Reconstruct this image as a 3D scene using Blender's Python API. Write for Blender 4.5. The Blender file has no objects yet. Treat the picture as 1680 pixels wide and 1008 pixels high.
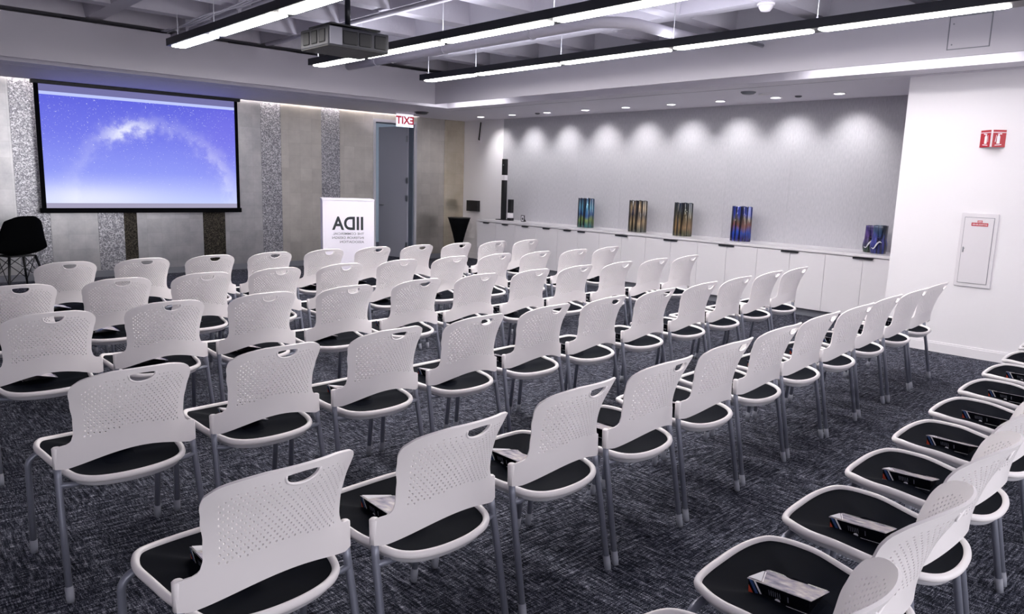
import bpy, bmesh, math, random
from mathutils import Vector, Matrix
random.seed(7)
C = bpy.context.scene.collection
SC = bpy.context.scene
PI = math.pi
R = math.radians

# ------------------------------------------------------------------ materials
def lin(c):
    return tuple(((v / 255) / 12.92 if v / 255 <= .04045 else ((v / 255 + .055) / 1.055) ** 2.4) for v in c)

def mat(name, rgb, rough=.5, metal=0.0, emit=None, strength=0.0, spec=.5, trans=0.0, alpha=1.0, coat=0.0):
    m = bpy.data.materials.new(name); m.use_nodes = True
    b = m.node_tree.nodes['Principled BSDF']
    b.inputs['Base Color'].default_value = (*lin(rgb), 1)
    b.inputs['Roughness'].default_value = rough
    b.inputs['Metallic'].default_value = metal
    b.inputs['Specular IOR Level'].default_value = spec
    b.inputs['Transmission Weight'].default_value = trans
    b.inputs['Coat Weight'].default_value = coat
    b.inputs['Alpha'].default_value = alpha
    if emit:
        b.inputs['Emission Color'].default_value = (*lin(emit), 1)
        b.inputs['Emission Strength'].default_value = strength
    return m

class NT:
    """tiny node helper on a material"""
    def __init__(s, m): s.m = m; s.t = m.node_tree; s.b = s.t.nodes['Principled BSDF']
    def n(s, typ, **kw):
        nd = s.t.nodes.new(typ)
        for k, v in kw.items():
            if k in nd.inputs: nd.inputs[k].default_value = v
            else: setattr(nd, k, v)
        return nd
    def l(s, a, b): s.t.links.new(a, b)
    def coord(s, kind='Object', scale=(1, 1, 1), rot=(0, 0, 0), loc=(0, 0, 0)):
        tc = s.n('ShaderNodeTexCoord'); mp = s.n('ShaderNodeMapping')
        mp.inputs['Scale'].default_value = scale; mp.inputs['Rotation'].default_value = rot; mp.inputs['Location'].default_value = loc
        s.l(tc.outputs[kind], mp.inputs['Vector']); return mp.outputs['Vector']
    def ramp(s, fac, stops):
        r = s.n('ShaderNodeValToRGB'); el = r.color_ramp.elements
        while len(el) < len(stops): el.new(.5)
        for e, (p, c) in zip(el, stops): e.position = p; e.color = (*c, 1)
        s.l(fac, r.inputs['Fac']); return r.outputs['Color']
    def math(s, op, a, b=None, clamp=False):
        m = s.n('ShaderNodeMath', operation=op); m.use_clamp = clamp
        for i, v in enumerate((a, b)):
            if v is None: continue
            if isinstance(v, (int, float)): m.inputs[i].default_value = v
            else: s.l(v, m.inputs[i])
        return m.outputs[0]
    def mix(s, fac, a, b, blend='MIX'):
        m = s.n('ShaderNodeMix', data_type='RGBA', blend_type=blend)
        for i, v in ((0, fac), (6, a), (7, b)):
            if isinstance(v, (int, float)): m.inputs[i].default_value = v
            elif isinstance(v, tuple): m.inputs[i].default_value = (*v, 1)
            else: s.l(v, m.inputs[i])
        return m.outputs[2]
    def bump(s, h, strength=.3, dist=.01):
        bm = s.n('ShaderNodeBump'); bm.inputs['Strength'].default_value = strength; bm.inputs['Distance'].default_value = dist
        s.l(h, bm.inputs['Height']); s.l(bm.outputs['Normal'], s.b.inputs['Normal'])

M = {}
M['white_plastic'] = mat('white_plastic', (233, 228, 231), .42)
M['pan_plastic'] = mat('pan_plastic', (205, 203, 210), .5)
M['leg_metal'] = mat('leg_metal', (128, 131, 146), .38, .35)
M['foot'] = mat('foot_plastic', (136, 138, 150), .5)
M['paint'] = mat('white_paint', (228, 225, 230), .55)
M['soffit'] = mat('soffit_paint', (218, 215, 224), .7)
M['bulk'] = mat('bulkhead_paint', (188, 185, 195), .7)
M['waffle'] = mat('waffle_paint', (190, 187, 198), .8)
M['black'] = mat('black_satin', (14, 15, 20), .45)
M['black_metal'] = mat('black_fixture', (22, 24, 34), .4, .3)
M['black_fabric'] = mat('black_fabric', (9, 10, 14), .9, spec=.1)
M['dark'] = mat('dark_void', (8, 9, 14), .9)
M['cab'] = mat('cabinet_lacquer', (229, 226, 231), .3)
M['kick'] = mat('toe_kick', (120, 122, 132), .5)
M['handle'] = mat('pull_metal', (92, 92, 98), .35, .8)
M['steel'] = mat('brushed_steel', (160, 162, 170), .35, .8)
M['cable'] = mat('wire', (205, 205, 212), .4, .2)
M['lens'] = mat('light_lens', (255, 255, 255), .5, emit=(255, 250, 246), strength=24)
M['cove'] = mat('cove_lens', (255, 255, 255), .5, emit=(255, 252, 255), strength=3.4)
M['uplens'] = mat('uplight_lens', (255, 255, 255), .5, emit=(246, 246, 255), strength=6.5)
M['uplens_dim'] = mat('uplight_lens_dim', (255, 255, 255), .5, emit=(246, 246, 255), strength=.8)
M['led'] = mat('led_strip', (255, 255, 255), .5, emit=(255, 246, 234), strength=18)
M['down'] = mat('downlight_lens', (255, 255, 255), .5, emit=(255, 250, 248), strength=12)
M['red'] = mat('sign_red', (176, 22, 40), .4)
M['sign_white'] = mat('sign_white', (238, 234, 240), .4)
M['exit_white'] = mat('exit_panel', (235, 228, 240), .3, emit=(240, 232, 245), strength=.55)
M['exit_red'] = mat('exit_letters', (165, 20, 45), .4, emit=(175, 15, 45), strength=.3)
M['exit_edge'] = mat('exit_edge', (210, 225, 245), .2, emit=(215, 232, 255), strength=.9)
M['podium'] = mat('podium_white', (226, 222, 236), .5)
M['ink'] = mat('ink', (30, 36, 44), .6)
M['ink_grey'] = mat('ink_grey', (105, 108, 118), .6)
M['door'] = mat('door_grey', (182, 182, 196), .5)
M['frame'] = mat('door_frame', (190, 190, 200), .45)
M['reveal'] = mat('door_reveal', (96, 106, 122), .5)
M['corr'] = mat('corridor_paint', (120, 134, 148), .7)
M['panelgrey'] = mat('panel_grey', (214, 210, 216), .45)
M['card_black'] = mat('card_black', (10, 11, 18), .22)
M['card_blue'] = mat('card_blue', (52, 74, 122), .3)
M['card_red'] = mat('card_red', (196, 76, 56), .3)
M['card_white'] = mat('card_white', (222, 220, 228), .3)
M['card_grey'] = mat('card_grey', (96, 98, 112), .4)
M['projector'] = mat('projector_grey', (36, 37, 48), .5)
M['projector_light'] = mat('projector_label', (128, 128, 140), .5)
M['grille'] = mat('projector_grille', (16, 17, 24), .6)

# textured plastic, painted walls: a faint orange-peel
for k, s, st in (('paint', 90, .05), ('soffit', 60, .05), ('bulk', 60, .05), ('waffle', 18, .35)):
    nt = NT(M[k]); nz = nt.n('ShaderNodeTexNoise', Scale=s, Detail=3.0); nt.l(nt.coord(), nz.inputs['Vector']); nt.bump(nz.outputs['Fac'], st, .01)

# carpet: quarter-turned tiles with broken streaks
M['carpet'] = mat('carpet_tile', (40, 42, 56), .95, spec=.1)
nt = NT(M['carpet'])
co = nt.coord('Object')
ck = nt.n('ShaderNodeTexChecker', Scale=1.0); mp = nt.coord('Object', (1.64, 1.64, 1.64)); nt.l(mp, ck.inputs['Vector'])
def streak(sx, sy, loc):
    a = nt.n('ShaderNodeTexNoise', Scale=1.0, Detail=4.0, Roughness=.75); nt.l(nt.coord('Object', (sx, sy, 1), loc=loc), a.inputs['Vector'])
    return a.outputs['Fac']
sa = nt.mix(.5, streak(9, 85, (0, 0, 0)), streak(170, 24, (3, 1, 0)))
sb = nt.mix(.5, streak(85, 9, (5, 2, 0)), streak(24, 170, (1, 7, 0)))
s1 = nt.mix(ck.outputs['Fac'], sa, sb)
fine = nt.n('ShaderNodeTexNoise', Scale=330.0, Detail=2.0); nt.l(co, fine.inputs['Vector'])
s2 = nt.mix(.30, s1, fine.outputs['Fac'])
col = nt.ramp(s2, [(.42, lin((6, 7, 13))), (.49, lin((26, 28, 40))), (.54, lin((88, 91, 106))), (.62, lin((200, 201, 212)))])
nt.l(col, nt.b.inputs['Base Color']); nt.bump(s2, .5, .006)

# woven seat mesh
M['mesh'] = mat('seat_mesh', (16, 19, 28), .8, spec=.06)
nt = NT(M['mesh'])
w = nt.n('ShaderNodeTexWave', Scale=95.0, bands_direction='X'); nt.l(nt.coord(), w.inputs['Vector'])
w2 = nt.n('ShaderNodeTexWave', Scale=95.0, bands_direction='Y'); nt.l(nt.coord(), w2.inputs['Vector'])
wv = nt.math('MULTIPLY', w.outputs['Fac'], w2.outputs['Fac'])
nt.l(nt.ramp(wv, [(.2, lin((4, 6, 13))), (.95, lin((22, 27, 42)))]), nt.b.inputs['Base Color'])

# metal-leaf panels of the front wall
def leaf(name, a, b, rough, sc=(1.6, 1.6, 1.6), metal=.55):
    m = mat(name, a, rough, metal); n_ = NT(m)
    x = n_.n('ShaderNodeTexNoise', Scale=2.2, Detail=6.0, Roughness=.65); n_.l(n_.coord('Object', sc), x.inputs['Vector'])
    br = n_.n('ShaderNodeTexBrick', Scale=1.0); br.offset = 0; n_.l(n_.coord('Object', (1, 1, 1), (R(90), 0, 0)), br.inputs['Vector'])
    br.inputs['Brick Width'].default_value = .2; br.inputs['Row Height'].default_value = .2; br.inputs['Mortar Size'].default_value = .0015
    br.inputs['Color1'].default_value = (1, 1, 1, 1); br.inputs['Color2'].default_value = (.88, .88, .88, 1); br.inputs['Mortar'].default_value = (.78, .78, .78, 1)
    c_ = n_.ramp(x.outputs['Fac'], [(.3, lin(a)), (.7, lin(b))])
    n_.l(n_.mix(1.0, c_, br.outputs['Color'], 'MULTIPLY'), n_.b.inputs['Base Color'])
    n_.bump(x.outputs['Fac'], .15, .01); return m
M['leaf'] = leaf('silver_leaf', (166, 166, 171), (198, 197, 199), .33, metal=.75)
M['leaf_gold'] = leaf('champagne_leaf', (190, 186, 181), (212, 208, 201), .3, metal=.75)
M['leaf_gloss'] = leaf('polished_leaf', (200, 188, 166), (222, 214, 198), .16, metal=.6)
def glitter(name, dark, light, rough=.35):
    m = mat(name, dark, rough, .7); n_ = NT(m)
    v = n_.n('ShaderNodeTexVoronoi', Scale=80.0); n_.l(n_.coord(), v.inputs['Vector'])
    sp = n_.n('ShaderNodeSeparateColor'); n_.l(v.outputs['Color'], sp.inputs[0])
    n_.l(n_.ramp(sp.outputs[0], [(.2, lin(dark)), (.62, lin(tuple((x + y) / 2 for x, y in zip(dark, light)))), (.95, lin(light))]), n_.b.inputs['Base Color'])
    n_.bump(sp.outputs[1], .55, .012); return m
M['glitter'] = glitter('glass_bead', (122, 122, 130), (216, 216, 222))
M['glitter_dark'] = glitter('bronze_bead', (34, 31, 28), (92, 86, 76), .5)

# grey acoustic fabric
M['fabric'] = mat('wall_fabric', (196, 194, 201), .85, spec=.2)
nt = NT(M['fabric']); x = nt.n('ShaderNodeTexNoise', Scale=70.0, Detail=3.0); nt.l(nt.coord('Object', (1, 1, .25)), x.inputs['Vector'])
nt.l(nt.ramp(x.outputs['Fac'], [(.3, lin((172, 171, 178))), (.7, lin((184, 183, 189)))]), nt.b.inputs['Base Color'])

# ------------------------------------------------------------------ mesh helpers
class MB:
    def __init__(s): s.bm = bmesh.new(); s.mi = 0
    def face(s, pts, mi=None):
        f = s.bm.faces.new([s.bm.verts.new(p) for p in pts]); f.material_index = s.mi if mi is None else mi; return f
    def box(s, x0, x1, y0, y1, z0, z1, bev=0, mi=None):
        v = [s.bm.verts.new((x, y, z)) for x in (min(x0, x1), max(x0, x1)) for y in (min(y0, y1), max(y0, y1)) for z in (min(z0, z1), max(z0, z1))]
        fs = [(0, 1, 3, 2), (4, 6, 7, 5), (0, 4, 5, 1), (2, 3, 7, 6), (0, 2, 6, 4), (1, 5, 7, 3)]
        F = [s.bm.faces.new([v[i] for i in f]) for f in fs]
        for f in F: f.material_index = s.mi if mi is None else mi
        if bev:
            es = list({e for f in F for e in f.edges})
            bmesh.ops.bevel(s.bm, geom=es, offset=bev, segments=2, affect='EDGES', profile=.6)
        return s
    def prism(s, pts, axis, a, b, mi=None):
        """polygon pts (2D) extruded along axis between a and b"""
        def P(p, t):
            return {'x': (t, p[0], p[1]), 'y': (p[0], t, p[1]), 'z': (p[0], p[1], t)}[axis]
        A = [s.bm.verts.new(P(p, a)) for p in pts]; B = [s.bm.verts.new(P(p, b)) for p in pts]
        n = len(pts); F = [s.bm.faces.new(A), s.bm.faces.new(B[::-1])]
        for i in range(n): F.append(s.bm.faces.new([A[i], B[i], B[(i + 1) % n], A[(i + 1) % n]]))
        for f in F: f.material_index = s.mi if mi is None else mi
        return s
    def tube(s, path, r, n=10, closed=False, caps=True, ry=None, up=None):
        path = [Vector(p) for p in path]; N = len(path); rings = []
        rr = r if isinstance(r, (list, tuple)) else [r] * N
        ref = Vector(up) if up else None
        prev = None
        for i, p in enumerate(path):
            if closed: d = path[(i + 1) % N] - path[i - 1]
            elif i == 0: d = path[1] - path[0]
            elif i == N - 1: d = path[-1] - path[-2]
            else: d = (path[i + 1] - p).normalized() + (p - path[i - 1]).normalized()
            d.normalize()
            if ref: a = ref.cross(d)
            elif prev is None:
                a = Vector((0, 0, 1)).cross(d)
                if a.length < .1: a = Vector((1, 0, 0)).cross(d)
            else: a = prev - d * prev.dot(d)
            a.normalize(); b = d.cross(a); prev = a
            q = ry if ry else 1
            rings.append([s.bm.verts.new(p + a * (rr[i] * math.cos(2 * PI * k / n)) + b * (rr[i] * q * math.sin(2 * PI * k / n))) for k in range(n)])
        m = N if closed else N - 1
        for i in range(m):
            A, B = rings[i], rings[(i + 1) % N]
            for k in range(n):
                f = s.bm.faces.new([A[k], A[(k + 1) % n], B[(k + 1) % n], B[k]]); f.smooth = True; f.material_index = s.mi
        if caps and not closed:
            for rg in (rings[0][::-1], rings[-1]):
                f = s.bm.faces.new(rg); f.material_index = s.mi
        return s
    def lathe(s, prof, cx, cy, n=32, smooth=True, lobes=0, amp=0.0, z0=0):
        rings = []
        for r, z in prof:
            rings.append([s.bm.verts.new((cx + r * (1 + amp * math.cos(lobes * 2 * PI * k / n)) * math.cos(2 * PI * k / n),
                                          cy + r * (1 + amp * math.cos(lobes * 2 * PI * k / n)) * math.sin(2 * PI * k / n), z + z0)) for k in range(n)])
        for A, B in zip(rings, rings[1:]):
            for k in range(n):
                f = s.bm.faces.new([A[k], A[(k + 1) % n], B[(k + 1) % n], B[k]]); f.smooth = smooth; f.material_index = s.mi
        for rg in (rings[0][::-1], rings[-1]):
            f = s.bm.faces.new(rg); f.material_index = s.mi
        return s
    def mesh(s, name, mats):
        bmesh.ops.recalc_face_normals(s.bm, faces=s.bm.faces)
        me = bpy.data.meshes.new(name); s.bm.to_mesh(me); s.bm.free()
        for m in (mats if isinstance(mats, (list, tuple)) else [mats]): me.materials.append(m)
        return me

def link(name, me, parent=None, loc=None):
    o = bpy.data.objects.new(name, me); C.objects.link(o)
    if parent: o.parent = parent
    if loc: o.location = loc
    return o
def obj(name, mb, mats, parent=None, loc=None):
    return link(name, mb.mesh(name, mats), parent, loc)
def tag(o, label, cat, group=None):
    o['label'] = label; o['category'] = cat
    if group: o['group'] = group
    return o
def thing(name, label, cat, loc=(0, 0, 0), rz=0, group=None):
    o = bpy.data.objects.new(name, None); C.objects.link(o); o.location = loc; o.rotation_euler = (0, 0, rz)
    o.empty_display_size = .1
    return tag(o, label, cat, group)
def struct(name, mb, mats, parent=None):
    o = obj(name, mb, mats, parent); o['kind'] = 'structure'; return o
def copy_tree(o, parent=None):
    c = o.copy(); C.objects.link(c)
    if parent: c.parent = parent
    for ch in list(o.children): copy_tree(ch, c)
    return c
def bez(pts, n=8):
    """Catmull-Rom through pts"""
    P = [Vector(p) for p in pts]; P = [P[0] * 2 - P[1]] + P + [P[-1] * 2 - P[-2]]; out = []
    for i in range(1, len(P) - 2):
        a, b, c, d = P[i - 1:i + 3]
        for k in range(n):
            t = k / n
            out.append(.5 * ((2 * b) + (c - a) * t + (2 * a - 5 * b + 4 * c - d) * t * t + (3 * b - a - 3 * c + d) * t ** 3))
    out.append(P[-2]); return out
def text_mesh(txt, height, bold=0.0, mirror=True, align='LEFT', spacing=1.0, depth=.0006):
    cu = bpy.data.curves.new('t', 'FONT'); cu.body = txt; cu.size = height / .70; cu.offset = bold; cu.extrude = depth
    cu.align_x = align; cu.space_character = spacing; cu.resolution_u = 4
    o = bpy.data.objects.new('t', cu); C.objects.link(o)
    dg = bpy.context.evaluated_depsgraph_get()
    me = bpy.data.meshes.new_from_object(o.evaluated_get(dg)); bpy.data.objects.remove(o); bpy.data.curves.remove(cu)
    if mirror:
        me.transform(Matrix.Scale(-1, 4, (1, 0, 0))); me.flip_normals()
    return me

# ------------------------------------------------------------------ camera
CAM = (-9.1893, -11.5610, 1.4988); YAW, PITCH, ROLL, F = .74017, -.16655, .03056, 1229.9
f_ = Vector((math.sin(YAW) * math.cos(PITCH), math.cos(YAW) * math.cos(PITCH), math.sin(PITCH)))
r0 = Vector((math.cos(YAW), -math.sin(YAW), 0)); u0 = r0.cross(f_)
r_ = r0 * math.cos(ROLL) + u0 * math.sin(ROLL); u_ = -r0 * math.sin(ROLL) + u0 * math.cos(ROLL)
cd = bpy.data.cameras.new('camera'); cam = bpy.data.objects.new('camera', cd); C.objects.link(cam)
cam.matrix_world = Matrix(((r_.x, u_.x, -f_.x, CAM[0]), (r_.y, u_.y, -f_.y, CAM[1]), (r_.z, u_.z, -f_.z, CAM[2]), (0, 0, 0, 1)))
cd.sensor_width = 36; cd.lens = F / 1680 * 36; cd.clip_start = .05
SC.camera = cam

# ------------------------------------------------------------------ the room
H = 2.594            # soffit
XL, YB = -11.3, -14.8
XW = -1.397          # white wall face
YW = -8.58           # its near edge
TOP = 3.55
struct('floor', MB().box(XL - .2, .2, YB - .2, .6, -.12, 0), M['carpet'])
# front wall in vertical strips
strips = [(XL, -7.37, 'leaf'), (-7.37, -7.0, 'glitter'), (-7.0, -6.43, 'leaf'), (-6.43, -6.10, 'glitter'), (-6.10, -5.93, 'glitter_dark'),
          (-5.93, -5.0, 'leaf'), (-5.0, -4.665, 'glitter_dark'), (-4.665, -4.06, 'leaf'), (-4.06, -3.73, 'glitter'), (-3.73, -3.02, 'leaf_gold'),
          (-3.02, -2.68, 'glitter'), (-2.68, -2.03, 'leaf_gold'), (-1.115, -.475, 'leaf_gold'), (-.475, 0.0, 'leaf_gloss')]
keys = ['leaf', 'glitter', 'glitter_dark', 'leaf_gold', 'leaf_gloss']
b = MB()
for a, c, k in strips: b.box(a + .0015, c - .0015, 0, .16, 0, TOP, mi=keys.index(k))
b.box(-2.03, -1.115, 0, .16, 2.50, TOP, mi=3)
b.box(XL, 0, .012, .15, 2.55, TOP, mi=2)
struct('wall_front', b, [M[k] for k in keys])
struct('baseboard_front', MB().box(XL, -2.04, -.012, .0, 0, .09).box(-1.1, -.002, -.012, 0, 0, .09), M['kick'])
struct('wall_right', MB().box(0, .16, YW - .4, .16, 0, TOP), M['paint'])
b = MB(); y = -1.15; n = 8; wd = (-YW - .012 - 1.15) / n
for i in range(n): b.box(-.014, 0, y - wd + .0006, y - .0006, .80, H, mi=0); y -= wd
struct('trim_fabric', b, M['fabric'])
struct('wall_bay', MB().box(XW, .1, YB, YW, 0, TOP), M['paint'])
struct('baseboard_bay', MB().box(XW - .014, XW, YB, YW, 0, .085).box(XW - .009, XW, YB, YW, .085, .1), M['paint'])
struct('baseboard_right', MB().box(-.013, 0, -1.14, -.013, 0, .1), M['paint'])
struct('wall_left', MB().box(XL - .16, XL, YB, .16, 0, TOP), M['paint'])
FILL_WIN = [(-10.6, -7.9), (-7.3, -4.6), (-4.0, -1.9)]  # unseen windows, added so sky light brightens the chair backs
b = MB(); edges = [XL - .16] + [e for w_ in FILL_WIN for e in w_] + [.1]
for k in range(0, len(edges), 2): b.box(edges[k], edges[k + 1], YB - .16, YB, 0, TOP)
for a, c in FILL_WIN: b.box(a, c, YB - .16, YB, 0, .75).box(a, c, YB - .16, YB, 2.55, TOP)
struct('wall_back', b, M['paint'])
for k, (a, c) in enumerate(FILL_WIN):
    m_ = (a + c) / 2
    w_ = struct('fill_window_%d' % (k + 1), MB().box(a, c, YB - .12, YB - .04, .75, .80).box(a, c, YB - .12, YB - .04, 2.50, 2.55).box(a, a + .05, YB - .12, YB - .04, .80, 2.50).box(c - .05, c, YB - .12, YB - .04, .80, 2.50).box(m_ - .025, m_ + .025, YB - .12, YB - .04, .80, 2.50), M['frame'])
    ld = bpy.data.lights.new('fill_window_portal', 'AREA'); ld.shape = 'RECTANGLE'; ld.size = c - a - .1; ld.size_y = 1.7; ld.cycles.is_portal = True
    lo = bpy.data.objects.new('fill_window_portal', ld); C.objects.link(lo); lo.location = (m_, YB - .02, 1.65); lo.rotation_euler = (R(90), 0, 0)

# waffle slab
b = MB(); P_ = .98; zb, zt = 3.1, 3.46
xs = [-1.96 - P_ * i for i in range(-1, 10)]; ys = [-1.08 - P_ * i for i in range(0, 15)]
for i in range(len(xs) - 1):
    for j in range(len(ys) - 1):
        x1, x0, y1, y0 = xs[i], xs[i + 1], ys[j], ys[j + 1]
        def ring(m, z): return [(x0 + m, y0 + m, z), (x1 - m, y0 + m, z), (x1 - m, y1 - m, z), (x0 + m, y1 - m, z)]
        A, B_, T_ = ring(0, zb), ring(.085, zb), ring(.17, zt)
        for k in range(4):
            k2 = (k + 1) % 4
            b.face([A[k], A[k2], B_[k2], B_[k]]); b.face([B_[k], B_[k2], T_[k2], T_[k]])
        b.face(T_)
bmesh.ops.remove_doubles(b.bm, verts=b.bm.verts, dist=.0005)
struct('ceiling', b, M['waffle'])
struct('trim_slab', MB().box(XL - .16, .16, YB - .16, .16, 3.5, 3.6), M['dark'])

# soffit ring, shadow slot, cove recess, bulkhead
SX, SY = -1.49, -1.515
b = MB()
b.box(XL, -1.1, SY, -.085, H, H + .03).box(-1.1, 0, SY, 0, H, H + .03)            # outer ring front
b.box(SX, 0, YB, SY, H, H + .03)                                                   # outer ring right
LX, LY = -1.82, -1.85
g = .028
b.box(XL, LX, LY, SY - g, H, H + .03).box(LX, SX - g, LY, SY - g, H, H + .03).box(LX, SX - g, YB, LY, H, H + .03)
BX, BY = -2.34, -2.22
# recess over the cove: back of soffit edge, lid
b.box(XL, LX, LY, LY + .02, H + .03, H + .13).box(LX, LX + .02, YB, LY + .02, H + .03, H + .13)
b.box(XL, LX, BY + .02, LY, H + .13, H + .15).box(BX + .02, LX, YB, BY + .02, H + .13, H + .15)
struct('trim_soffit', b, M['soffit'])
struct('trim_bulkhead', MB().box(XL, BX + .02, BY, BY + .02, H, 3.04).box(BX, BX + .02, YB, BY, H, 3.04), M['bulk'])
b = MB().box(XL, SX - g, SY - g, SY, H + .003, H + .03).box(SX - g, SX, YB, SY, H + .003, H + .03)
struct('trim_slot_shade', b, M['dark'])  # near-flush dark strip that paints in the slot's shade
b = MB().box(XL, 0, -.02, -.0, 0, 0.0001)
b.bm.free()
# wall-wash slot lid over the front wall
struct('trim_wash', MB().box(XL, -1.1, -.1, 0, H + .115, H + .125).box(XL, -1.1, -.085, -.075, H + .03, H + .115), M['soffit'])

def lamp_strip(name, label, x0, x1, y0, y1, z, m, cat='light', group=None, housing='soffit', drop=.012):
    t = thing(name, label, cat, ((x0 + x1) / 2, (y0 + y1) / 2, z), 0, group)
    dx, dy = (x1 - x0) / 2, (y1 - y0) / 2
    obj('housing', MB().box(-dx - .01, dx + .01, -dy - .01, dy + .01, 0, .012), M[housing], t)
    obj('lens', MB().box(-dx, dx, -dy, dy, -drop, 0), M[m], t)
    return t
lamp_strip('wall_wash_light', 'long thin warm light strip along the top of the metallic front wall, left of door', XL + .1, -1.14, -.055, -.02, H + .10, 'led')
lamp_strip('cove_light', 'short glowing cove light in the ceiling corner above the black column', -2.24, -1.90, -3.25, -2.0, H + .115, 'cove', group='cove lights')
lamp_strip('cove_light', 'long glowing cove light in the ceiling above the white wall with red sign', -2.24, -1.90, -9.6, -7.75, H + .115, 'cove', group='cove lights')

# ------------------------------------------------------------------ door and corridor
b = MB()
b.box(-2.03, -1.985, -.02, .16, 0, 2.50).box(-1.16, -1.115, -.02, .16, 0, 2.50).box(-1.985, -1.16, -.02, .16, 2.45, 2.50)
b.box(-1.985, -1.97, .02, .15, 0, 2.45, mi=1).box(-1.185, -1.16, .02, .15, 0, 2.45, mi=1).box(-1.97, -1.185, .02, .15, 2.435, 2.45, mi=1)
door = struct('door_1', b, [M['frame'], M['reveal']])
lf = thing('x', 'x', 'x'); bpy.data.objects.remove(lf)
leaf_o = obj('door_leaf', MB().box(-.775, 0, -.02, .02, .012, 2.425, .003), M['door'], door, (-1.195, .14, 0)); leaf_o.rotation_euler.z = R(-80)
hb = MB().tube([(-.70, -.02, .98), (-.70, -.065, .98), (-.66, -.072, .98), (-.585, -.072, .98)], .010, 10)
hb.lathe([(.028, 0), (.028, .01)], 0, 0, 20) if False else None
obj('door_handle', hb, M['steel'], leaf_o)
for z in (.25, 1.12, 1.45, 2.2):
    obj('hinge', MB().box(-.03, .012, -.035, -.018, z - .055, z + .055, .002), M['steel'], leaf_o)
struct('wall_corridor', MB().box(-3.4, 1.6, 3.5, 3.6, 0, 2.7).box(-3.4, -3.3, .16, 3.5, 0, 2.7).box(1.5, 1.6, .16, 3.5, 0, 2.7), M['corr'])
struct('floor_corridor', MB().box(-3.4, 1.6, .6, 3.6, -.12, 0), M['carpet'])
struct('ceiling_corridor', MB().box(-3.4, 1.6, .16, 3.6, 2.7, 2.76), M['paint'])
lamp_strip('corridor_fill_light', 'added ceiling light panel, itself unseen, brightening the corridor beyond the open grey door', -2.7, -2.4, .8, 1.4, 2.68, 'cove')  # lamp added to lift a corridor that would otherwise render dark
WNX = .66
o = tag(obj('wall_notice', MB().box(-.07, .07, -.012, 0, -.13, .13, .002), M['black'], None, (WNX, 3.5, 2.28)), 'small black notice on corridor wall seen through the door gap', 'sign')
o = tag(obj('notice_board', MB().box(-.06, .06, -.012, 0, -.2, .2, .002), M['black'], None, (WNX + .05, 3.5, 1.42)), 'lower black frame on the corridor wall seen through the door gap', 'frame')

# exit sign
t = thing('exit_sign', 'hanging white EXIT sign with red mirrored letters above the door', 'sign', (-1.71, -.5, H))
obj('sign_panel', MB().box(-.17, .17, -.012, .012, -.225, -.02, .003), M['exit_white'], t)
obj('mounting_rail', MB().box(-.172, .172, -.02, .02, -.022, 0, .002), M['sign_white'], t)
obj('lit_edge', MB().box(-.17, .17, -.014, .014, -.236, -.2255), M['exit_edge'], t)
me = text_mesh('EXIT', .125, .004, align='CENTER'); me.materials.append(M['exit_red'])
o = link('lettering', me, t, (0, -.0135, -.185)); o.rotation_euler = (R(90), 0, 0)

# ------------------------------------------------------------------ projection screen
SYY = -.12
t = thing('projection_screen', 'large projection screen showing a blue starry night sky on front wall', 'screen', (-5.794, SYY, .903))
W2 = 1.3195; HH = 1.690
obj('screen_fabric', MB().box(-W2, W2, -.004, .004, .03, HH - .02), mat('screen_white', (226, 224, 240), .8), t)
obj('screen_border', MB().box(-W2, -W2 + .055, -.0065, -.004, .03, HH), M['black_fabric'], t)
obj('screen_border', MB().box(W2 - .05, W2, -.0065, -.004, .03, HH), M['black_fabric'], t)
obj('housing', MB().box(-W2 - .03, W2 + .03, -.05, .03, HH - .045, HH, .006), M['black'], t)
obj('bottom_bar', MB().box(-W2 - .02, W2 + .02, -.014, .014, -.005, .062, .006), M['black_fabric'], t)
M['image'] = mat('projected_image', (20, 20, 30), .9)
nt = NT(M['image'])
tc = nt.n('ShaderNodeTexCoord'); sx = nt.n('ShaderNodeSeparateXYZ'); nt.l(tc.outputs['Object'], sx.inputs[0])
X, Z = sx.outputs[0], sx.outputs[2]       # x -1.265..1.27, z 0..1.43 from image bottom
gz = nt.ramp(nt.math('DIVIDE', Z, 1.43), [(0, lin((188, 200, 246))), (.10, lin((176, 186, 246))), (.30, lin((140, 150, 240))), (.65, lin((112, 118, 228))), (1, lin((92, 96, 216)))])
def blob(cx, cz, rx, rz, p=1.0):
    a = nt.math('POWER', nt.math('DIVIDE', nt.math('SUBTRACT', X, cx), rx), 2); c_ = nt.math('POWER', nt.math('DIVIDE', nt.math('SUBTRACT', Z, cz), rz), 2)
    return nt.math('MULTIPLY', nt.math('EXPONENT', nt.math('MULTIPLY', nt.math('ADD', a, c_), -1.0)), p)
def nsum(l):
    r = l[0]
    for q in l[1:]: r = nt.math('ADD', r, q)
    return r
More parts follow.
